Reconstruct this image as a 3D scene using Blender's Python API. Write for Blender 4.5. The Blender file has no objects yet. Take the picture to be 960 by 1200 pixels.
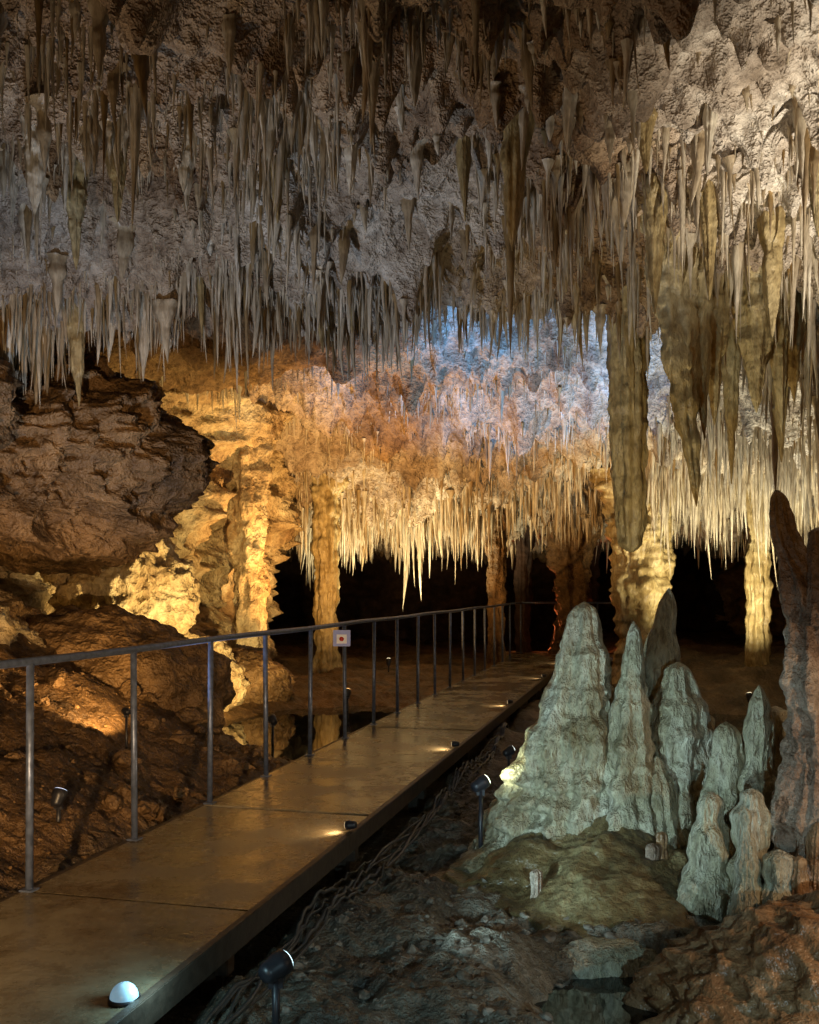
import bpy, bmesh, math, numpy as np
from mathutils import Vector, Matrix
rng=np.random.default_rng(7)
D=bpy.data; S=bpy.context.scene
# ---------------------------------------------------------------- noise
def _h(ix,iy,iz,s):
    h=(ix.astype(np.int64)*374761393+iy.astype(np.int64)*668265263+iz.astype(np.int64)*1442695041+s*974634777)&0xffffffff
    h=((h^(h>>13))*1274126177)&0xffffffff
    h=((h^(h>>16))*2246822519)&0xffffffff
    h=h^(h>>15)
    return (h&0xffffff)/float(0xffffff)*2-1
def vn(x,y,z=0.0,s=0):
    x,y,z=np.broadcast_arrays(np.asarray(x,float),np.asarray(y,float),np.asarray(z,float))
    xi,yi,zi=np.floor(x),np.floor(y),np.floor(z)
    fx,fy,fz=x-xi,y-yi,z-zi
    u,v,w=[f*f*f*(f*(f*6-15)+10) for f in (fx,fy,fz)]
    xi,yi,zi=xi.astype(np.int64),yi.astype(np.int64),zi.astype(np.int64)
    r=0
    for a in (0,1):
        for b in (0,1):
            for c in (0,1):
                r=r+_h(xi+a,yi+b,zi+c,s)*(u if a else 1-u)*(v if b else 1-v)*(w if c else 1-w)
    return r
def fbm(x,y,z=0.0,o=5,s=0,g=0.5,ridge=False):
    r=0;a=1;f=1
    for i in range(o):
        n=vn(np.asarray(x)*f+i*7.3,np.asarray(y)*f+i*3.1,np.asarray(z)*f+i*5.7,s+i)
        if ridge: n=1-2*np.abs(n)
        r=r+a*n;a*=g;f*=2.03
    return r
def sstep(a,b,x):
    t=np.clip((np.asarray(x,float)-a)/(b-a),0,1); return t*t*(3-2*t)
# ---------------------------------------------------------------- mesh helpers
def mk(name,V,F,mat,smooth=True,parent=None,attrs=None):
    V=np.asarray(V,np.float32);F=np.asarray(F,np.int32)
    me=D.meshes.new(name); me.vertices.add(len(V)); me.vertices.foreach_set('co',V.ravel())
    k=F.shape[1]; me.loops.add(F.size); me.loops.foreach_set('vertex_index',F.ravel())
    me.polygons.add(len(F)); me.polygons.foreach_set('loop_start',np.arange(len(F),dtype=np.int32)*k)
    me.update(calc_edges=True); me.validate()
    me.polygons.foreach_set('use_smooth',np.full(len(me.polygons),smooth))
    if attrs:
        for n,a in attrs.items():
            at=me.attributes.new(n,'FLOAT','POINT'); at.data.foreach_set('value',np.asarray(a,np.float32).ravel())
    me.materials.append(mat)
    ob=D.objects.new(name,me); S.collection.objects.link(ob)
    if parent: ob.parent=parent
    return ob
def gridf(nr,nc,wrap=False,flip=False):
    i=np.arange(nr-1)[:,None]; j=np.arange(nc if wrap else nc-1)[None,:]
    j2=(j+1)%nc
    f=np.stack([i*nc+j,i*nc+j2,(i+1)*nc+j2,(i+1)*nc+j],-1).reshape(-1,4)
    return f[:,::-1] if flip else f
class Acc:
    def __init__(s): s.V=[];s.F=[];s.n=0;s.tri=[]
    def add(s,V,F):
        s.V.append(np.asarray(V,float)); s.F.append(np.asarray(F)+s.n); s.n+=len(V)
    def tube(s,pts,r,sides=12,cap=True):
        pts=np.asarray(pts,float); r=np.broadcast_to(np.asarray(r,float),(len(pts),))
        if cap:
            pts=np.vstack([pts[:1],pts,pts[-1:]]); r=np.concatenate([[1e-4],r,[1e-4]])
        T=np.gradient(pts,axis=0)
        if cap: T[0]=T[1]=pts[2]-pts[1]; T[-1]=T[-2]=pts[-2]-pts[-3]
        T/=np.linalg.norm(T,axis=1)[:,None]+1e-9
        up=np.array([0,0,1.]) if abs(T[1][2])<0.9 else np.array([1.,0,0])
        A=np.cross(T,up);A/=np.linalg.norm(A,axis=1)[:,None]+1e-9;B=np.cross(T,A)
        th=np.linspace(0,2*np.pi,sides,endpoint=False)
        V=pts[:,None]+r[:,None,None]*(np.cos(th)[None,:,None]*A[:,None]+np.sin(th)[None,:,None]*B[:,None])
        s.add(V.reshape(-1,3),gridf(len(pts),sides,True))
    def box(s,c,h,yaw=0,b=0.006):
        bm=bmesh.new(); bmesh.ops.create_cube(bm,size=2)
        for v in bm.verts: v.co=Vector((v.co.x*h[0],v.co.y*h[1],v.co.z*h[2]))
        if b>0: bmesh.ops.bevel(bm,geom=list(bm.edges),offset=b,segments=2,affect='EDGES')
        bmesh.ops.triangulate(bm,faces=list(bm.faces))
        M=Matrix.Translation(c)@Matrix.Rotation(yaw,4,'Z')
        V=[tuple(M@v.co) for v in bm.verts]; bm.verts.index_update()
        F=[[v.index for v in f.verts] for f in bm.faces]; bm.free()
        s.tri.append((np.array(V),np.array(F)))
    def obj(s,name,mat,smooth=True,parent=None):
        V=list(s.V); n=s.n; py=[]; sm=[]
        for f in s.F: py+=f.tolist(); sm+=[True]*len(f)
        for tv,tf in s.tri:
            V.append(tv); py+=(tf+n).tolist(); n+=len(tv); sm+=[False]*len(tf)
        V=np.vstack(V); me=D.meshes.new(name); me.from_pydata(V.tolist(),[],py); me.update()
        me.polygons.foreach_set('use_smooth',sm)
        me.materials.append(mat); ob=D.objects.new(name,me); S.collection.objects.link(ob)
        if parent: ob.parent=parent
        return ob
# ---------------------------------------------------------------- materials
def nodes(name):
    m=D.materials.new(name); m.use_nodes=True; nt=m.node_tree; b=nt.nodes['Principled BSDF']; return m,nt,b
def N(nt,t,**k):
    n=nt.nodes.new(t)
    for a,v in k.items():
        if a.startswith('i_'):
            n.inputs[a[2:].replace('_',' ')].default_value=v
        else: setattr(n,a,v)
    return n
def rock(name,cols,rough=0.65,scale=1.0,streak=1.0,bump=0.6,fine=14,brown=None,attr=None,spec=0.4,dist=.05,lo=(0.42,0.38,0.34)):
    m,nt,b=nodes(name); L=nt.links.new
    tc=N(nt,'ShaderNodeTexCoord'); mp=N(nt,'ShaderNodeMapping'); mp.inputs['Scale'].default_value=(1,1,streak)
    L(tc.outputs['Object'],mp.inputs[0])
    n1=N(nt,'ShaderNodeTexNoise',i_Scale=1.3*scale,i_Detail=3.0,i_Roughness=0.65); L(mp.outputs[0],n1.inputs['Vector'])
    n2=N(nt,'ShaderNodeTexNoise',i_Scale=fine*scale,i_Detail=3.0,i_Roughness=0.7); L(mp.outputs[0],n2.inputs['Vector'])
    r=N(nt,'ShaderNodeValToRGB'); L(n1.outputs[0],r.inputs[0])
    e=r.color_ramp.elements
    pos=np.linspace(0.32,0.68,len(cols))
    e[0].position=pos[0];e[0].color=(*cols[0],1);e[1].position=pos[-1];e[1].color=(*cols[-1],1)
    for p,c in list(zip(pos,cols))[1:-1]:
        q=e.new(p);q.color=(*c,1)
    col=r.outputs[0]
    r2=N(nt,'ShaderNodeValToRGB'); L(n2.outputs[0],r2.inputs[0])
    r2.color_ramp.elements[0].position=0.3;r2.color_ramp.elements[0].color=(*lo,1)
    r2.color_ramp.elements[1].position=0.62;r2.color_ramp.elements[1].color=(1.15,1.15,1.15,1)
    mx=N(nt,'ShaderNodeMix',data_type='RGBA',blend_type='MULTIPLY'); mx.inputs[0].default_value=0.85
    L(col,mx.inputs[6]);L(r2.outputs[0],mx.inputs[7]);col=mx.outputs[2]
    if attr:
        at=N(nt,'ShaderNodeAttribute',attribute_name=attr)
        m2=N(nt,'ShaderNodeMix',data_type='RGBA',blend_type='MULTIPLY'); L(at.outputs['Fac'],m2.inputs[0]); L(col,m2.inputs[6]); m2.inputs[7].default_value=(*brown,1); col=m2.outputs[2]
    L(col,b.inputs['Base Color'])
    b.inputs['Roughness'].default_value=rough; b.inputs['Specular IOR Level'].default_value=spec
    bp=N(nt,'ShaderNodeBump',i_Strength=bump,i_Distance=dist/scale); L(n2.outputs[0],bp.inputs['Height']); L(bp.outputs[0],b.inputs['Normal'])
    return m
M_ceil=rock('limestone_ceiling',[(0.2,0.15,0.10),(0.4,0.33,0.25),(0.52,0.46,0.37),(0.62,0.57,0.48)],0.7,1.0,1,1.0,12,(0.6,0.42,0.24),'tint',dist=.09)
M_stal=rock('stalactite_calcite',[(0.46,0.37,0.24),(0.64,0.57,0.43),(0.74,0.69,0.57)],0.4,1.0,0.3,0.35,16,(0.4,0.29,0.15),'tint')
M_big=rock('big_stalactite_calcite',[(0.26,0.18,0.07),(0.42,0.32,0.15),(0.5,0.42,0.24)],0.4,1.6,0.35,0.9,12)
M_wall=rock('cave_wall_rock',[(0.12,0.06,0.025),(0.25,0.14,0.06),(0.4,0.27,0.13),(0.46,0.35,0.2)],0.7,0.8,1,1.0,8,dist=.09)
M_wallpale=rock('pale_flowstone',[(0.26,0.16,0.07),(0.44,0.33,0.18),(0.58,0.5,0.33)],0.6,1.0,0.8,1.0,9,dist=.09)
M_dark=rock('brown_rock',[(0.08,0.047,0.02),(0.19,0.11,0.045),(0.32,0.19,0.08)],0.6,0.9,1,1.0,8,dist=.1)
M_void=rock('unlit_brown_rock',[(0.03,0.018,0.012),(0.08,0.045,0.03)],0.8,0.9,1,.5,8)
M_floor=rock('cave_floor_earth',[(0.06,0.055,0.045),(0.15,0.135,0.10),(0.27,0.25,0.2)],0.5,1.5,1,1.0,16,(0.85,0.52,0.26),'tint',spec=0.4,dist=.07)
M_mite=rock('stalagmite_calcite',[(0.2,0.16,0.08),(0.4,0.37,0.25),(0.56,0.54,0.43)],0.36,2.2,0.4,1.0,13,dist=.11)
M_mite2=rock('stained_stalagmite',[(0.14,0.09,0.06),(0.3,0.215,0.155),(0.45,0.38,0.3)],0.45,1.6,1.0,1.0,12,dist=.07)
M_apron=rock('flowstone_apron',[(0.07,0.05,0.022),(0.17,0.125,0.055),(0.3,0.25,0.13)],0.3,2.0,1,1.0,10)
M_orange=rock('iron_stained_flowstone',[(0.13,0.065,0.03),(0.28,0.16,0.075),(0.38,0.28,0.17)],0.35,1.6,1,1.0,9)
M_stone=rock('loose_stones',[(0.07,0.06,0.045),(0.15,0.13,0.1),(0.33,0.3,0.25)],0.6,7,1,0.5,5)
def simple(name,col,rough=0.5,metal=0,em=None,es=0,bump=0.0,var=0.3,sc=20):
    m,nt,b=nodes(name);L=nt.links.new
    tc=N(nt,'ShaderNodeTexCoord'); n=N(nt,'ShaderNodeTexNoise',i_Scale=float(sc),i_Detail=3.0); L(tc.outputs['Object'],n.inputs['Vector'])
    r=N(nt,'ShaderNodeValToRGB'); L(n.outputs[0],r.inputs[0])
    r.color_ramp.elements[0].position=.3;r.color_ramp.elements[0].color=(*[c*(1-var) for c in col],1)
    r.color_ramp.elements[1].position=.7;r.color_ramp.elements[1].color=(*[min(1,c*(1+var)) for c in col],1)
    L(r.outputs[0],b.inputs['Base Color']); b.inputs['Roughness'].default_value=rough; b.inputs['Metallic'].default_value=metal
    if em: b.inputs['Emission Color'].default_value=(*em,1); b.inputs['Emission Strength'].default_value=es
    if bump: 
        bp=N(nt,'ShaderNodeBump',i_Strength=bump,i_Distance=0.01); L(n.outputs[0],bp.inputs['Height']); L(bp.outputs[0],b.inputs['Normal'])
    return m
M_metal=simple('dull_galvanised_metal',(0.12,0.15,0.23),0.42,0.5,bump=0.2,sc=30)
M_black=simple('black_paint',(0.02,0.02,0.025),0.4)
M_rubber=simple('cable_rubber',(0.06,0.055,0.05),0.4)
M_steel=simple('walkway_steel_edge',(0.055,0.04,0.028),0.5,0.2,bump=0.4)
M_white=simple('sign_white',(0.8,0.82,0.9),0.4,var=0.05)
M_red=simple('sign_red',(0.6,0.04,0.03),0.4,var=0.05)
M_blue=simple('sign_blue',(0.22,0.3,0.8),0.4,var=0.05)
def deckmat():
    m,nt,b=nodes('wet_concrete_deck');L=nt.links.new
    tc=N(nt,'ShaderNodeTexCoord')
    n=N(nt,'ShaderNodeTexNoise',i_Scale=1.7,i_Detail=7.0,i_Roughness=.75); L(tc.outputs['Object'],n.inputs['Vector'])
    f=N(nt,'ShaderNodeTexNoise',i_Scale=45.0,i_Detail=2.0); L(tc.outputs['Object'],f.inputs['Vector'])
    r=N(nt,'ShaderNodeValToRGB');L(n.outputs[0],r.inputs[0]);e=r.color_ramp.elements
    e[0].position=.35;e[0].color=(0.07,0.05,0.028,1);e[1].position=.65;e[1].color=(0.27,0.225,0.145,1)
    L(r.outputs[0],b.inputs['Base Color'])
    r2=N(nt,'ShaderNodeMapRange');L(n.outputs[0],r2.inputs[0]);r2.inputs[1].default_value=.4;r2.inputs[2].default_value=.6;r2.inputs[3].default_value=.11;r2.inputs[4].default_value=.38;L(r2.outputs[0],b.inputs['Roughness'])
    ad=N(nt,'ShaderNodeMath',operation='MULTIPLY_ADD');L(f.outputs[0],ad.inputs[0]);ad.inputs[1].default_value=.25;L(n.outputs[0],ad.inputs[2])
    bp=N(nt,'ShaderNodeBump',i_Strength=.35,i_Distance=.02);L(ad.outputs[0],bp.inputs['Height']);L(bp.outputs[0],b.inputs['Normal'])
    return m
M_deck=deckmat()
def watermat():
    m,nt,b=nodes('still_water');L=nt.links.new
    b.inputs['Base Color'].default_value=(0.012,0.016,0.014,1);b.inputs['Roughness'].default_value=.03
    n=N(nt,'ShaderNodeTexNoise',i_Scale=6.0);bp=N(nt,'ShaderNodeBump',i_Strength=.05,i_Distance=.02);L(n.outputs[0],bp.inputs['Height']);L(bp.outputs[0],b.inputs['Normal'])
    return m
M_water=watermat()
# ---------------------------------------------------------------- cave ceiling
YS=np.array([-6,3,5.5,7,8.2,9.2,9.9,11,12,13.2,14,16,18,20,22,26,34.])
XS=np.array([-9,-4,-1.2,0.3,1.6,3.2,5.0,10])
T=np.array([
[4.6,4.6,4.6,4.6,4.6,4.6,4.6,4.6],
[4.6,4.5,4.6,4.6,4.6,4.6,4.5,4.4],
[4.7,4.8,4.8,4.8,4.7,4.5,4.4,4.2],
[4.7,4.75,4.85,4.9,4.7,4.35,4.2,4.0],
[4.3,4.4,4.5,4.7,4.65,4.25,4.1,3.9],
[3.85,4.0,4.12,4.35,4.55,4.15,4.0,3.8],
[4.3,4.4,4.6,4.9,5.1,4.8,4.2,3.8],
[4.3,4.45,4.55,5.0,5.35,5.0,4.3,3.8],
[4.2,4.4,4.5,5.0,5.3,4.9,4.2,3.8],
[4.0,4.25,4.4,4.7,5.0,4.5,3.9,3.7],
[4.4,4.7,4.8,4.7,4.7,4.4,3.75,3.6],
[3.9,4.3,4.4,4.3,4.2,4.1,3.8,3.6],
[3.4,3.7,3.8,3.75,3.7,3.7,3.5,3.4],
[3.1,3.1,3.15,3.15,3.1,3.2,3.2,3.1],
[2.9,2.9,2.9,2.9,2.9,3.0,3.0,3.0],
[2.8,2.8,2.8,2.8,2.8,2.9,2.9,2.9],
[2.6,2.6,2.6,2.6,2.6,2.6,2.6,2.6]])
def bil(x,y):
    i=np.clip(np.searchsorted(YS,y)-1,0,len(YS)-2); j=np.clip(np.searchsorted(XS,x)-1,0,len(XS)-2)
    ty=sstep(0,1,(y-YS[i])/(YS[i+1]-YS[i])); tx=sstep(0,1,(x-XS[j])/(XS[j+1]-XS[j]))
    return (T[i,j]*(1-tx)+T[i,j+1]*tx)*(1-ty)+(T[i+1,j]*(1-tx)+T[i+1,j+1]*tx)*ty
def smoothzone(x,y):
    return sstep(9.6,10.1,y)*(1-sstep(13.2,13.9,y))*(1-sstep(-0.3,0.6,x))
def bare(x,y):
    a=sstep(10,10.8,y)*(1-sstep(14.5,16,y))*sstep(-.3,.6,x)*(1-sstep(3.2,4.2,x))
    b=sstep(13.4,14,y)*(1-sstep(18,19,y))*(1-sstep(.6,2.0,x))
    return np.maximum(a,b)
def C(x,y):
    x=np.asarray(x,float);y=np.asarray(y,float)
    wx=x+0.3*vn(x*.7,y*.7,3,5); wy=y+0.35*vn(x*.6,y*.6,9,6)
    z=bil(wx,wy)
    sm=1-0.6*smoothzone(x,y)
    z=z+0.17*fbm(x*.8,y*.8,0,3,11)
    z=z-sm*0.36*np.maximum(0,vn(x*2.2,y*2.2,1,21))**1.5
    z=z-sm*0.34*np.maximum(0,vn(x*5.2,y*5.2,1,22))**1.7
    z=z-sm*0.16*np.maximum(0,vn(x*11,y*11,1,23))**1.5
    z=z+0.06*fbm(x*5,y*5,0,4,31)
    return z
nx=620
yy=np.concatenate([np.linspace(-6,4.5,60),np.linspace(4.5,14,480)[1:],np.linspace(14,34,331)[1:]])
ny=len(yy)
s_=np.linspace(-1,1,nx); Y=np.repeat(yy[:,None],nx,1); X=s_[None,:]*np.clip(0.62*Y+2.2,6.5,14)
Z=C(X,Y)
tint=np.clip(smoothzone(X,Y)*1.0+0.6*sstep(-0.1,0.6,fbm(X*.5,Y*.5,2,3,41))*(1-sstep(2,3,X))+0.5*sstep(13,14,Y)*(X<0.5)+.7*(1-sstep(7,8.2,Y))*(1-sstep(.9,1.9,X))+.3*sstep(7.5,8,Y)*(1-sstep(9.5,10,Y))*sstep(0,1,X),0,1)
mk('cave_ceiling',np.stack([X,Y,Z],-1).reshape(-1,3),gridf(ny,nx),M_ceil,attrs={'tint':tint})
# ---------------------------------------------------------------- small stalactites (one mass)
def stal_mass(name,x,y,L,R,mat,sides=7,rings=6,bright=None,rough=.16):
    n=len(x); zt=C(x,y)+0.05; L=L+.05
    t=np.linspace(0,1,rings)[None,:,None]
    th=np.linspace(0,2*np.pi,sides,endpoint=False)[None,None,:]
    ph=rng.uniform(0,6,n)[:,None,None]
    fl=np.maximum(0,1-t*6)**2*.5
    pw=rng.uniform(.6,2.2,n)[:,None,None]
    prof=(1-t)**pw*0.85+0.2*(1-t**6)+fl
    r=R[:,None,None]*prof*(1+0.25*np.sin(t*14+ph)*(1-t)+0.2*np.sin(th*2+ph*3)+(.12*np.sin(th*5+ph*5+t*3) if sides>10 else 0)+rough*rng.uniform(-1,1,(n,rings,1)))
    r[:,-1]=0.0008
    bx=rng.normal(0,.04,n)[:,None,None]*L[:,None,None]; by=rng.normal(0,.04,n)[:,None,None]*L[:,None,None]
    PX=x[:,None,None]+r*np.cos(th)+bx*t*t; PY=y[:,None,None]+r*np.sin(th)+by*t*t
    PZ=zt[:,None,None]-t*L[:,None,None]+0*th
    V=np.stack([PX,PY,PZ],-1).reshape(-1,3)
    f=gridf(rings,sides,True,True); F=(f[None]+(np.arange(n)*rings*sides)[:,None,None]).reshape(-1,4)
    tn=rng.uniform(0,1,n)**2.0 if bright is None else bright
    a=np.broadcast_to((tn[:,None,None]+.3*(1-t)-.15*t).clip(0,1),(n,rings,sides)).ravel()
    return mk(name,V,F,mat,attrs={'tint':a})
n=46000
y=5.0+18.5*rng.uniform(0,1,n)**0.95; x=rng.uniform(-1,1,n)*(0.46*y+0.9)
cl=fbm(x*1.1,y*1.1,4,3,51); fine=vn(x*5.2,y*5.2,1,22)
keep=rng.uniform(0,1,n)<np.clip(0.36+cl*1.1+fine*.5,0.02,1)*(1-0.93*smoothzone(x,y))*(1-.35*bare(x,y))
x,y,cl,fine=x[keep],y[keep],cl[keep],fine[keep]; n=len(x)
u=rng.uniform(0,1,n)
L=0.03+0.26*u**3.5; L*=np.clip(0.9+cl*1.2+fine*.6,0.25,2.2)
L*=(1+0.5*sstep(8,10,y))*(1-.5*bare(x,y))
long=rng.uniform(0,1,n)<0.02; L[long]*=2.3
R=np.clip(0.005+0.042*L*rng.uniform(.2,1.4,n)+rng.uniform(0,.006,n),.006,.05)*(1+.03*np.maximum(0,y-12))
stal_mass('stalactite_field',x,y,L,R,M_stal)
# thicker, lumpier ones in the nearer part
n=380;y=rng.uniform(5.2,9.6,n);x=rng.uniform(-1,1,n)*(0.44*y+.6)
L=.08+.45*rng.uniform(0,1,n)**2.4;R=rng.uniform(.022,.075,n)*np.clip(L*2.4,.5,1.2)
stal_mass('stalactite_field',x,y,L,R,M_stal,16,26,rough=.09,bright=rng.uniform(.0,1,n))
def curtain(name,x0,x1,y0,y1,n,l0,l1,rs=1.0,br=None):
    x=rng.uniform(x0,x1,n);y=rng.uniform(y0,y1,n);L=l0+(l1-l0)*rng.uniform(0,1,n)**2
    L*=np.clip(1+0.8*vn(x*2,y*2,0,61),.3,1.8)
    R=np.clip(0.008+0.030*L*rng.uniform(.4,1.5,n),0.008,.06)*rs
    stal_mass(name,x,y,L,R,M_stal,sides=8,rings=8,bright=None if br is None else rng.uniform(0,br,n))
curtain('stalactite_curtain',-4.6,0.3,8.6,9.6,950,.08,.6)
curtain('stalactite_curtain',-2.6,1.6,19.2,21.6,380,.25,1.0,1.0,.15)
curtain('stalactite_curtain',1.0,4.6,18,20.5,340,.25,.85,1.0)
curtain('stalactite_curtain',3.8,7.8,16.0,18.2,480,.4,1.3,.95,.15)
curtain('stalactite_curtain',3.9,6.8,13.2,14.8,420,.2,.9,.95,.15)
curtain('stalactite_curtain',1.4,4.6,6.6,9.0,420,.12,.65)
curtain('stalactite_curtain',3.0,4.8,9.8,11.2,240,.2,.9)
curtain('stalactite_curtain',-2.8,-0.8,13.3,14.0,60,.1,.35)
# ---------------------------------------------------------------- large speleothems
def speleo(name,ctrl,mat,sides=40,rings=110,seed=1,flute=0.12,lump=0.12,band=0.03,nf=3.0,parent=None,lf=4,rib=0):
    c=np.array(ctrl,float); d=np.concatenate([[0],np.cumsum(np.linalg.norm(np.diff(c[:,:3],axis=0),axis=1))]); d/=d[-1]
    t=np.linspace(0,1,rings); P=np.stack([np.interp(t,d,c[:,k]) for k in range(4)],-1)
    k=max(3,rings//24)|1; w=np.hanning(k+2)[1:-1];w/=w.sum()
    for q in range(4):
        a=np.pad(P[:,q],k//2,mode='reflect',reflect_type='odd'); P[:,q]=np.convolve(a,w,'valid')
    P[:,3]=np.maximum(P[:,3],0.002)
    th=np.linspace(0,2*np.pi,sides,endpoint=False)
    ct,st=np.cos(th)[None],np.sin(th)[None]; z=P[:,2:3]
    rr=P[:,3:4]
    f=flute*vn(ct*nf,st*nf,z*0.8+seed,seed)+flute*.6*vn(ct*nf*2.2,st*nf*2.2,z*1.5,seed+3)
    sx,sy=P[:,0:1]+rr*ct,P[:,1:2]+rr*st
    l=lump*fbm(sx*lf,sy*lf,z*lf,5,seed+9)
    b=band*(vn(0*ct+seed,sx*1.5,z*16,seed+5))
    if rib: # narrow vertical drip ribs and drape terraces
        l=l+rib*(0.5-np.abs(vn(sx*13,sy*13,z*1.6,seed+15)))+rib*.7*(0.5-np.abs(vn(sx*24,sy*24,z*4,seed+16)))+rib*.8*(0.5-np.abs(vn(sx*3,sy*3,z*9,seed+17)))
    r=rr*(1+f+l+b)
    V=np.stack([P[:,0:1]+r*ct,P[:,1:2]+r*st,z+0.03*rr*vn(ct*2,st*2,z*5,seed+7)],-1).reshape(-1,3)
    down=ctrl[0][2]>ctrl[-1][2]
    return mk(name,V,gridf(rings,sides,True,down),mat,parent=parent)
def hang(x,y,ztip,r,lean=0,seed=1,mat=None,blunt=False,ztop=None,fl=.25,lump=.28):
    zt=(float(C(np.array([x]),np.array([y]))[0]) if ztop is None else ztop)+0.2; L=zt-ztip
    if blunt: c=[(x,y,zt,r*1.6),(x,y,zt-.12*L,r*1.15),(x,y,zt-.5*L,r),(x+lean*.6,y,zt-.85*L,r*.85),(x+lean,y,ztip+.05,r*.6),(x+lean,y,ztip,.02)]
    else: c=[(x,y,zt,r*1.35),(x,y,zt-.1*L,r*1.1),(x+lean*.2,y,zt-.35*L,r*.9),(x+lean*.5,y,zt-.65*L,r*.6),(x+lean*.9,y,zt-.9*L,r*.25),(x+lean,y,ztip,.004)]
    return speleo('stalactite',c,mat or M_big,seed=seed,flute=fl,lump=lump,lf=6)
hang(2.24,10.0,1.85,.165,.02,2,blunt=True,lump=.16,fl=.3)
hang(0.71,6.5,3.72,.10,-.03,3)
hang(2.12,8.0,2.15,.17,.22,4)
hang(2.36,8.05,2.7,.11,.06,41)
hang(2.55,8.2,2.85,.10,0,5)
hang(2.9,8.2,2.95,.16,0,6)
hang(3.3,8.5,3.1,.13,.03,7)
hang(3.12,8.3,2.8,.09,.03,43)
hang(2.2,7.2,3.6,.08,0,8)
hang(2.7,7.3,3.35,.09,0,42)
hang(2.75,6.6,3.85,.07,0,9)
hang(1.85,7.4,3.55,.09,0,44)
hang(2.05,9.2,3.1,.06,.05,11)
hang(3.6,9.5,2.7,.11,0,12)
hang(3.15,9.6,2.5,.08,0,45)
for i,(a,b,c,d) in enumerate([(-3.05,9.0,3.15,.07),(-2.45,9.1,3.4,.06),(-.82,9.0,3.65,.05),(-1.2,9.1,3.85,.04),(-.55,9.1,3.85,.04),(-3.6,8.8,3.2,.05),(-1.9,8.9,3.75,.04),(-2.8,9.2,3.6,.05),
    (-2.1,7.0,4.1,.08),(-1.5,6.6,4.15,.1),(-1.0,7.3,4.2,.08),(-2.5,6.6,4.0,.1),(-2.6,7.6,3.95,.09),(-.4,6.9,4.25,.07),(.4,7.4,4.25,.05),(1.0,6.1,4.2,.05),(1.5,6.3,4.15,.07),(1.9,6.2,4.1,.05)]):
    hang(a,b,c,d,0.02*(-1)**i,20+i,M_stal if i%2 else M_big)
def column(x,y,r,zb=-.5,seed=1,mat=None,base=1.6,mid=1.0):
    zt=float(C(np.array([x]),np.array([y]))[0])+.15;H=zt-zb
    speleo('limestone_column',[(x,y,zt,r*1.9),(x,y,zt-.15*H,r*1.2),(x,y,zt-.5*H,r*mid),(x,y,zb+.3*H,r*.95),(x,y,zb+.12*H,r*1.1),(x,y,zb,r*base)],mat or M_big,sides=64,rings=140,seed=seed,flute=.28,lump=.25,nf=2.2,rib=.12)
column(4.25,18.2,.42,seed=31,mat=M_big)
column(-1.6,19,.22,seed=32)
column(1.75,19.8,.17,seed=33,mat=M_dark)
column(3.6,22,.34,seed=34,mat=M_dark)
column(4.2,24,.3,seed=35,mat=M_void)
column(6.4,18,.17,seed=36,base=3.2,mat=M_big)
column(-2.5,15.3,.24,seed=37,mat=M_wallpale)
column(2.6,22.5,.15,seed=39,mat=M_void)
# ---------------------------------------------------------------- walls
def wallgrid(name,fx,y0,y1,z0,z1,ny,nz,mat,flip,amp=1.0,seed=70):
    Yg,Zg=np.meshgrid(np.linspace(y0,y1,ny),np.linspace(z0,z1,nz),indexing='ij')
    Xg=fx(Yg,Zg)
    n=amp*(0.45*fbm(Yg*.6,Zg*.7,0,3,seed)+0.25*fbm(Yg*1.6,Zg*1.8,1,6,seed+5,.55,ridge=True))
    return mk(name,np.stack([Xg+n,Yg+.2*amp*fbm(Yg,Zg,5,3,seed+8),Zg],-1).reshape(-1,3),gridf(ny,nz,False,flip),mat)
wy=[-6,2,5,8,10,12,13,14,15,16,18,19.5,21,24,34];wx=[-5,-5,-5.6,-5.4,-5.2,-5.0,-4.4,-3.8,-3.3,-2.9,-2.9,-3.2,-4.2,-5,-5]
wallgrid('cave_wall',lambda Y,Z:np.interp(Y,wy,wx)+0.28*(Z-1.4)*np.interp(Y,[11,13,16,19],[0,.7,.7,.3]),-6,34,-1.5,5.6,700,220,M_wallpale,True)
wallgrid('cave_wall',lambda Y,Z:np.interp(Y,[-6,3,6,10,18,26,34],[4.2,4.0,4.6,6.6,9.6,10.5,8]),-6,34,-1.5,5.6,400,150,M_wall,False,seed=90)
Xg,Zg=np.meshgrid(np.linspace(-7,12,240),np.linspace(-1.5,4,90),indexing='ij')
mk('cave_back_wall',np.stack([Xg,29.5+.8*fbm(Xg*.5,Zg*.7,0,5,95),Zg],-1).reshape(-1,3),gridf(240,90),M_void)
def blob(name,c,r,mat,seed,a1=.25,a2=.14,f=1.0,n=150,smooth=True):
    th=np.linspace(0,2*np.pi,n,endpoint=False)[None];ph=np.linspace(0.001,np.pi-.001,n*2//3)[:,None]
    dx,dy,dz=np.sin(ph)*np.cos(th),np.sin(ph)*np.sin(th),np.cos(ph)+0*th
    X=dx*r[0];Y=dy*r[1];Z=dz*r[2]
    k=1+a1*fbm(X*f,Y*f,Z*f,2,seed)+a2*fbm(X*f*1.8,Y*f*1.8,Z*f*2.0,6,seed+4,.55,ridge=True)+.05*fbm(X*f*6,Y*f*6,Z*f*6,3,seed+8)
    V=np.stack([c[0]+X*k,c[1]+Y*k,c[2]+Z*k],-1).reshape(-1,3)
    return mk(name,V,gridf(V.shape[0]//n,n,True),mat,smooth)
blob('rock_overhang',(-4.6,10.3,2.8),(2.0,1.6,1.0),M_dark,101,.2,.12,.9,300)
blob('rock_overhang',(-5.6,8.2,3.0),(1.9,1.9,.95),M_dark,105,.22,.12,.9,240)
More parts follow.
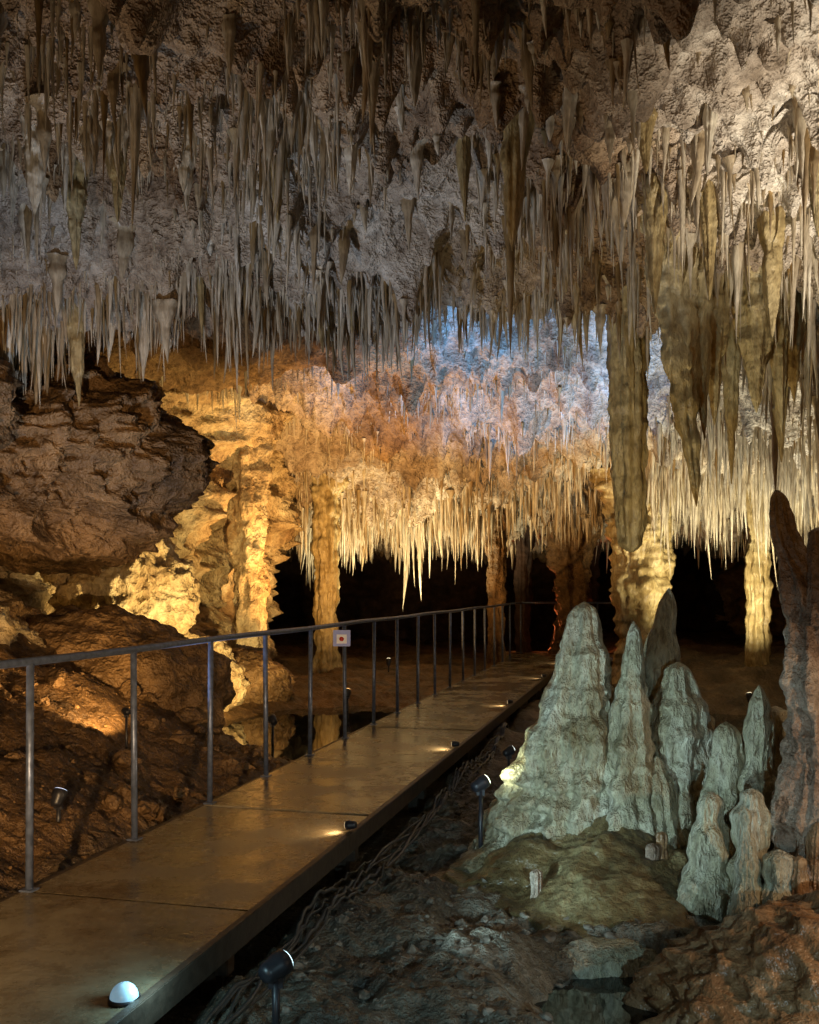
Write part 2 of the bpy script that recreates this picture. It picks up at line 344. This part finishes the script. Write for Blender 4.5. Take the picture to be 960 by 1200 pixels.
blob('boulder',(-3.25,10.0,0.35),(1.3,.85,.85),M_dark,110,.12,.06,.8,220)
blob('boulder',(-4.9,9.4,.9),(1.2,1.0,.5),M_wallpale,111,.25,.12,.9,180)
blob('boulder',(-3.3,13.6,.2),(.8,.6,.6),M_wallpale,112,.25,.12,1.3,180)
blob('boulder',(-3.7,12.8,1.4),(.7,.7,.8),M_wallpale,113,.25,.16,1.3,200)
blob('boulder',(-2.5,14.8,.0),(.6,.5,.4),M_dark,117,.25,.16,1.3,150)
blob('boulder',(2.05,4.3,-.5),(1.08,.75,.52),M_orange,114,.15,.07,1.6,240)
blob('boulder',(2.35,7.6,-.3),(.55,.4,.35),M_mite2,115,.2,.1,2,110)
blob('boulder',(1.0,4.98,-.42),(.40,.15,.09),M_mite,116,.2,.12,3,130)
# ---------------------------------------------------------------- floor
def xl(y): return -3.135+.2548*y
def xr(y): return -1.886+.2548*y
def Ffl(x,y):
    d=xl(y)-x
    bank=0.45*np.maximum(0,d-.2)*np.interp(y,[0,5,9.3,10.6,14,20],[.6,1.1,1.1,.12,.10,.1])
    z=-.27+np.minimum(bank,1.5)
    z=z+.09*fbm(x*.9,y*.9,0,4,121)+.045*fbm(x*3.5,y*3.5,0,4,122)+0.022*fbm(x*14,y*14,0,3,123)
    z=z-.30*np.exp(-(((x-.98)/.45)**2+((y-4.4)/.5)**2)**2)
    z=z-.38*np.exp(-(((x+1.15)/1.3)**2+((y-12.2)/2.4)**2)**2)
    z=z-.5*sstep(9,10.5,y)*(1-sstep(15.5,17,y))*sstep(2.4,3.2,x-.12*(y-9))
    z=z+.35*sstep(17.0,17.6,y)*sstep(4,5,x)
    inn=sstep(-.15,.05,x-xl(y))*(1-sstep(-.15,.0,x-xr(y)))
    z=np.where(inn>0,z*(1-inn)+np.minimum(z,-.42)*inn,z)
    return z
yf=np.concatenate([np.linspace(-6,2.5,40),np.linspace(2.5,9,520)[1:],np.linspace(9,34,330)[1:]])
nxf=560
Y=np.repeat(yf[:,None],nxf,1);X=np.linspace(-1,1,nxf)[None,:]*np.clip(.65*Y+1.6,5.8,14)
Z=Ffl(X,Y)
tf=np.clip(sstep(0,-.6,X-xl(Y))+.7*sstep(8,11,Y),0,1)
mk('cave_floor',np.stack([X,Y,Z],-1).reshape(-1,3),gridf(len(yf),nxf,False,True),M_floor,attrs={'tint':tf})
def pool(cx,cy,rx,ry,z):
    a=np.linspace(0,2*np.pi,40,endpoint=False);rad=np.array([1e-3,.5,1.])[:,None]
    V=np.stack([cx+rad*rx*np.cos(a),cy+rad*ry*np.sin(a),z+0*rad*a],-1).reshape(-1,3)
    mk('water_pool',V,gridf(3,40,True,True),M_water)
pool(.98,4.4,.7,.75,-.42); pool(-1.15,12.2,1.6,3.0,-.31); pool(5.6,12.8,3.2,3.4,-.6)
def stones(name,n,xf,yf_,s0,s1,mat,seed):
    r=np.random.default_rng(seed)
    bm=bmesh.new();bmesh.ops.create_icosphere(bm,subdivisions=2,radius=1);bv=np.array([v.co[:] for v in bm.verts]);bm.verts.index_update();bf=np.array([[v.index for v in f.verts] for f in bm.faces]);bm.free()
    Vs=[];Fs=[]
    y=r.uniform(*yf_,n);x=xf(r,y,n);s=s0+(s1-s0)*r.uniform(0,1,n)**7;z=Ffl(x,y)
    for i in range(n):
        k=1+.5*vn(bv[:,0]*1.3+i*3.7,bv[:,1]*1.3,bv[:,2]*1.3,seed)+.2*vn(bv[:,0]*3+i*3.7,bv[:,1]*3,bv[:,2]*3,seed+1)
        v=bv*k[:,None]*np.array([1,r.uniform(.6,1),r.uniform(.45,.8)])*s[i]
        a=r.uniform(0,6.28);v=v@np.array([[math.cos(a),-math.sin(a),0],[math.sin(a),math.cos(a),0],[0,0,1]])
        Vs.append(v+np.array([x[i],y[i],z[i]+s[i]*.1]));Fs.append(bf+i*len(bv))
    mk(name,np.vstack(Vs),np.vstack(Fs),mat,False)
stones('loose_stones',4200,lambda r,y,n:xr(y)+.05+r.uniform(0,1,n)**1.2*2.4,(3.0,9),.004,.04,M_stone,5)
stones('loose_rubble',500,lambda r,y,n:xl(y)-.15-r.uniform(0,1,n)*2.4,(4.5,9.8),.01,.13,M_dark,6)
# ---------------------------------------------------------------- stalagmites
def mite(x,y,zb,zt,rb,rt,lean=(0,0),flare=.25,seed=1,mat=None,name='stalagmite',pw=1.15,fl=.2,lump=.24,sides=110,rings=200,knob=0,rib=.16):
    c=[]
    for s in np.linspace(0,1,50):
        r=rt+(rb-rt)*s**pw
        h=max(.05,rt*1.1/(zt-zb))
        if s<h: r*=math.sqrt(max(0.0,1-(1-s/h)**2))
        r+=flare*rb*math.exp((s-1)*7)
        r*=1+knob*math.sin(s*19+seed)+knob*.6*math.sin(s*41+seed*2)
        q=(1-s)**1.3
        c.append((x+lean[0]*q,y+lean[1]*q,zb+(zt-zb)*(1-s),max(r,.003)))
    return speleo(name,c,mat or M_mite,sides=sides,rings=rings,seed=seed,flute=fl,lump=lump,band=.08,nf=2.0,rib=rib)
mite(1.06,6.45,-.35,1.40,.48,.065,(.09,0),.55,201,pw=.9,rings=300,sides=180,knob=.03,lump=.16,fl=.2,rib=.12)
mite(1.38,6.12,-.35,1.28,.24,.022,(.03,.05),.6,202,pw=.85,knob=.05)
mite(1.50,6.5,-.35,1.49,.24,.03,(.22,0),.4,203,knob=.06,pw=.85)
mite(1.68,6.25,-.35,1.02,.32,.06,(.03,0),.5,204,pw=.75,knob=.05)
mite(1.22,6.15,-.35,.62,.25,.035,(-.02,.1),.6,217,pw=.9,knob=.06)
mite(1.55,5.98,-.35,.45,.22,.03,(-.02,.1),.6,218,pw=.9,knob=.06)
mite(.92,6.1,-.35,.15,.27,.05,(.02,.15),.6,219,pw=.8,knob=.05)
mite(1.25,5.85,-.35,.05,.36,.07,(.02,.15),.6,220,pw=.8,knob=.05)
mite(2.10,7.3,-.4,.55,.10,.04,(.12,0),.3,205)
mite(2.03,5.75,-.45,.92,.26,.035,(.02,0),.3,206,knob=.1)
mite(1.87,5.8,-.45,.70,.22,.045,(0,0),.3,207,knob=.1)
mite(2.2,5.9,-.45,.78,.26,.06,(0,0),.3,208,knob=.1)
mite(1.62,5.4,-.45,.37,.17,.05,(.04,0),.4,209,pw=.8,knob=.08)
mite(1.75,5.05,-.45,.36,.09,.03,(-.02,0),.5,210,knob=.16)
mite(1.83,5.25,-.45,.42,.12,.055,(0,0),.5,211,knob=.18)
mite(2.05,5.0,-.45,.30,.08,.035,(.03,0),.5,212,mat=M_orange,knob=.14)
mite(1.97,4.95,-.45,.14,.07,.035,(.0,0),.5,223,mat=M_orange,knob=.14)
mite(1.88,5.0,-.45,.16,.11,.05,(.0,0),.5,213,mat=M_mite,knob=.14)
mite(1.40,5.65,-.4,.02,.055,.035,(.0,0),.3,214,mat=M_mite2,knob=.1)
mite(1.46,5.68,-.4,.08,.045,.025,(.0,0),.3,215,mat=M_orange,knob=.1)
mite(.72,5.55,-.4,-.10,.045,.03,(.0,0),.3,216,mat=M_mite2)
speleo('stalagmite',[(1.91,5.1,2.0,.01),(1.91,5.1,1.97,.045),(1.93,5.1,1.8,.05),(1.98,5.1,1.66,.065),(2.06,5.1,1.52,.12),(2.12,5.12,1.2,.15),(2.16,5.15,.7,.18),(2.19,5.2,.2,.21),(2.21,5.2,-.5,.35)],M_mite2,sides=110,rings=300,seed=221,flute=.25,lump=.3,band=.05,rib=.16)
speleo('stalagmite',[(2.08,5.0,1.80,.01),(2.08,5,1.78,.05),(2.08,5,1.6,.06),(2.1,5,1.3,.09)],M_mite2,sides=40,rings=60,seed=222,flute=.16,lump=.2)
a=np.linspace(0,2*np.pi,340,endpoint=False)[None];q=np.linspace(0.001,1,150)[:,None]
R=(1+.10*vn(np.cos(a)*2,np.sin(a)*2,0,231)+.06*vn(np.cos(a)*7,np.sin(a)*7,0,232))
X=1.22+q*R*1.0*np.cos(a);Y=6.1+q*R*1.12*np.sin(a)
H=-.2+.36*(1-q)**1.2-.26*sstep(.96,1,q)
H=H+.05*fbm(X*3,Y*3,0,5,233)*(1-q**8)
tq=(q+.12*vn(X*3,Y*3,0,235))*6; H=H-.022*(np.floor(tq)+sstep(.75,1,tq-np.floor(tq)))
mk('flowstone_apron',np.stack([X,Y,H],-1).reshape(-1,3),gridf(150,340,True,True),M_apron)
# ---------------------------------------------------------------- walkway
ang=math.atan(.2548); yaw=-ang
nrm=np.array([math.cos(ang),-math.sin(ang)])
def onw(s,off,z=0): return (xl(s)+off*nrm[0],s+off*nrm[1],z)
W=1.249*math.cos(ang)
walk=D.objects.new('walkway',None);S.collection.objects.link(walk)
ac=Acc()
s=1.05
edges=[]
while s<21.2:
    l=1.95; c=onw(s+l/2*math.cos(ang),W/2,-.04+.003*math.sin(s*5)); ac.box(c,(W/2-.004,l/2-.008,.04),yaw,.008); edges.append(s); s+=l*math.cos(ang)
ac.box(onw(22.0,W/2+.8,-.045),(W/2+1.2,.75,.04),yaw,.008)
ac.obj('deck_slabs',M_deck,False,walk)
ac=Acc()
m=(1.0+21.2)/2;hl=(21.2-1)/2/math.cos(ang)
ac.box(onw(m,W+.022,-.04),(.02,hl,.058),yaw,.004); ac.box(onw(m,-.022,-.06),(.02,hl,.05),yaw,.004)
ac.box(onw(m,.2,-.14),(.03,hl,.055),yaw,.004);ac.box(onw(m,W-.2,-.14),(.03,hl,.055),yaw,.004)
for e in edges: ac.box(onw(e,W/2,-.25),(W/2-.1,.04,.05),yaw,.004); ac.box(onw(e,.2,-.4),(.04,.04,.2),yaw,.004); ac.box(onw(e,W-.2,-.4),(.04,.04,.2),yaw,.004)
ac.obj('steel_frame',M_steel,False,walk)
ac=Acc();RH=1.12
ys=[4.84+.97*k for k in range(-4,17)]
for k,yp in enumerate(ys):
    j=.006*math.sin(k*3.3)
    ac.tube([onw(yp,.03,-.02),onw(yp+j,.03+j,RH)],.019,12); ac.box(onw(yp,.03,.006),(.035,.035,.005),yaw,.002)
ac.tube([onw(yp,.03,RH+.01+.004*math.sin(yp*2)) for yp in np.linspace(ys[0]-.2,ys[-1],60)],.021,14)
pts=[onw(ys[-1],.03),onw(ys[-1]+1.6,.03),onw(ys[-1]+1.9,.9),onw(ys[-1]+1.9,1.7),onw(ys[-1]+1.9,2.5)]
for a_,b_ in zip(pts[:-1],pts[1:]):
    ac.tube([(a_[0],a_[1],RH+.01),(b_[0],b_[1],RH+.01)],.021,12)
for p in pts[1:]: ac.tube([(p[0],p[1],-.05),(p[0],p[1],RH)],.019,12)
ac.obj('metal_railing',M_metal,True)
sg=D.objects.new('walkway_sign',None);S.collection.objects.link(sg)
p=onw(9.69,.0,0.99)
ac=Acc();ac.box((p[0],p[1]-.045,p[2]),(.085,.006,.08),0,.003);ac.obj('plate',M_blue,False,sg)
ac=Acc();ac.box((p[0],p[1]-.054,p[2]-.008),(.05,.004,.045),0,.002);ac.obj('face',M_white,False,sg)
ac=Acc();ac.tube([(p[0],p[1]-.0585,p[2]-.008),(p[0],p[1]-.062,p[2]-.008)],.022,20);ac.obj('symbol',M_red,True,sg)
ac=Acc()
for k in range(5):
    t=np.linspace(2.4,12,220); off=W+.06+.022*k+.04*np.sin(t*1.7+k)+.025*np.sin(t*4+k*2)+.03*vn(t*2.3,0*t+k*4.1,0,9)
    P=np.array([onw(a_,o) for a_,o in zip(t,off)]); P[:,2]=np.maximum(Ffl(P[:,0],P[:,1]),-.3)+.02+.02*np.abs(np.sin(t*2.3+k*1.3))
    ac.tube(P,.007+.004*(k%2),8)
ac.obj('cable_bundle',M_rubber)
# ---------------------------------------------------------------- lamps
def floodlight(loc,tgt,col,watts,spot=100,blend=.6,size=.04,stake=True,scale=1.0,es=6):
    par=D.objects.new('floodlight',None);S.collection.objects.link(par)
    loc=Vector(loc);d=(Vector(tgt)-loc).normalized()
    b=loc-d*.06*scale
    ac=Acc();f=lambda k:tuple(b+d*k*scale)
    ac.tube([f(-.07),f(-.05),f(-.01),f(.0),f(.045),f(.05)],[.03*scale,.042*scale,.045*scale,.052*scale,.052*scale,.048*scale],20,True)
    ac.obj('lamp_housing',M_black,True,par)
    em=simple('lamp_lens_glow',(.8,.8,.8),.3,0,col,es,var=.05)
    ac=Acc();ac.tube([f(.0515),f(.054)],.044*scale,20,True);ac.obj('lens',em,True,par)
    if stake:
        g=float(Ffl(np.array([loc.x]),np.array([loc.y]))[0])-.1
        ac=Acc();ac.tube([(b.x,b.y,g),(b.x,b.y,b.z-.05*scale)],.016*scale,12)
        ac.box((b.x,b.y,b.z-.055*scale),(.03*scale,.012*scale,.03*scale),0,.002)
        ac.obj('stake',M_black,False,par)
    l=D.lights.new('lamp_beam','SPOT');l.color=col;l.energy=watts;l.shadow_soft_size=size
    l.spot_size=math.radians(spot);l.spot_blend=blend
    o=D.objects.new('lamp_beam',l);S.collection.objects.link(o);o.location=loc+d*.06*scale;o.rotation_euler=d.to_track_quat('-Z','Y').to_euler();o.parent=par
    return par
WARM=(1,.55,.18);YEL=(1,.86,.52)
floodlight((-1.6,11.3,0),(-3.6,14.2,2.0),(1,.7,.28),680,100)
floodlight((-.9,14.3,0),(-.6,16.8,4.1),WARM,1350,120)
floodlight((-2.3,7.9,.5),(-4.6,9.8,.9),(1,.62,.24),75,110,scale=.6,es=.5)
floodlight((-.4,19.0,.1),(-.2,20.4,2.8),YEL,900,110)
floodlight((5.4,15.6,-.2),(5.8,17.4,2.9),YEL,950,100)
floodlight((4.9,12.6,-.3),(5.4,14.2,3.2),(1,.92,.7),950,105)
# blue dome
floodlight((1.9,11.2,-.2),(1.3,13.8,4.5),(.16,.44,1),2300,60)
floodlight((-2.2,6.2,.22),(-1.5,8.7,4.4),(.54,.66,.88),430,96,scale=.9,es=1.5)
floodlight((.50,6.35,.25),(1.2,6.8,.6),(.9,1,.7),7,120,scale=.9,es=14)
floodlight((.80,7.6,.24),(1.4,8.0,.5),(.9,1,.9),8,120,scale=.7)
floodlight((-.50,4.0,-.02),(1.5,6.3,.75),(.6,.9,1),230,66,1.0,size=.04)
floodlight((3.5,4.9,.4),(3.1,6.3,4.5),(1,.9,.76),1500,56,.9)
floodlight((2.9,3.3,.9),(1.9,4.6,.2),(1,.68,.42),75,90)  # warm lamp added out of view on the right to brighten the orange mound
# added lamp out of view at left: warm brown wash brightening the nearer ceiling
floodlight((-2.9,4.4,.4),(-.4,6.3,4.6),(1,.76,.52),190,80,.9)
# extra low lamp added, hidden behind the stalagmites, to light the long hanging stalactites
floodlight((1.95,7.7,-.05),(2.6,8.9,3.3),(1,.78,.42),260,75,.8)
for sy in (6.25,9.3,12.6,16.2,19.3):
    p=onw(sy,W-.02,.05); q_=onw(sy+.1,W/2-.3,-.05)
    floodlight(p,q_,(1,.72,.4),7,150,scale=.55,stake=False,es=2)
floodlight((2.7,23.6,.1),(3.4,22.3,.9),(1,.22,.06),140,140)
floodlight((-1.2,.6,.8),(-3.4,9,1.1),(1,.63,.3),1150,52,.9)
floodlight((.9,.4,.9),(.9,4.9,-.3),(.5,.85,1),200,56,.9)
# dome lamp at the edge of the deck
dl=D.objects.new('deck_dome_lamp',None);S.collection.objects.link(dl)
px,py_,pz=onw(3.83,W-.045,.0)
th=np.linspace(0,math.pi/2,14)
ac=Acc();ac.tube([(px,py_,pz+.015+.055*math.sin(t)) for t in th],[.05*math.cos(t)+1e-3 for t in th],32,False)
ac.obj('frosted_dome',simple('frosted_glow',(.35,.5,.6),.25,0,(.35,.7,1),.3,var=.3),True,dl)
ac=Acc();ac.tube([(px,py_,pz),(px,py_,pz+.018)],.058,32);ac.obj('base_ring',M_black,True,dl)
l=D.lights.new('lamp_beam','POINT');l.color=(.5,.88,1);l.energy=6;l.shadow_soft_size=.06
o=D.objects.new('lamp_beam',l);S.collection.objects.link(o);o.location=(px+.16,py_+.0,pz+.13);o.parent=dl
# ---------------------------------------------------------------- world / camera
w=D.worlds.new('World');S.world=w;w.use_nodes=True;nt=w.node_tree
sky=nt.nodes.new('ShaderNodeTexSky');sky.sky_type='NISHITA';sky.sun_disc=False;sky.sun_elevation=math.radians(3);sky.sun_rotation=math.radians(200)
nt.links.new(sky.outputs[0],nt.nodes['Background'].inputs[0]);nt.nodes['Background'].inputs[1].default_value=.05
cam=D.cameras.new('camera');co=D.objects.new('camera',cam);S.collection.objects.link(co);S.camera=co
cam.sensor_fit='VERTICAL';cam.sensor_height=24;cam.lens=23;cam.shift_y=.0725;cam.clip_end=200;cam.clip_start=.05
co.location=(0,0,1.5);co.rotation_euler=(math.radians(90),0,0)
S.view_settings.view_transform='Standard';S.view_settings.look='None';S.view_settings.exposure=0
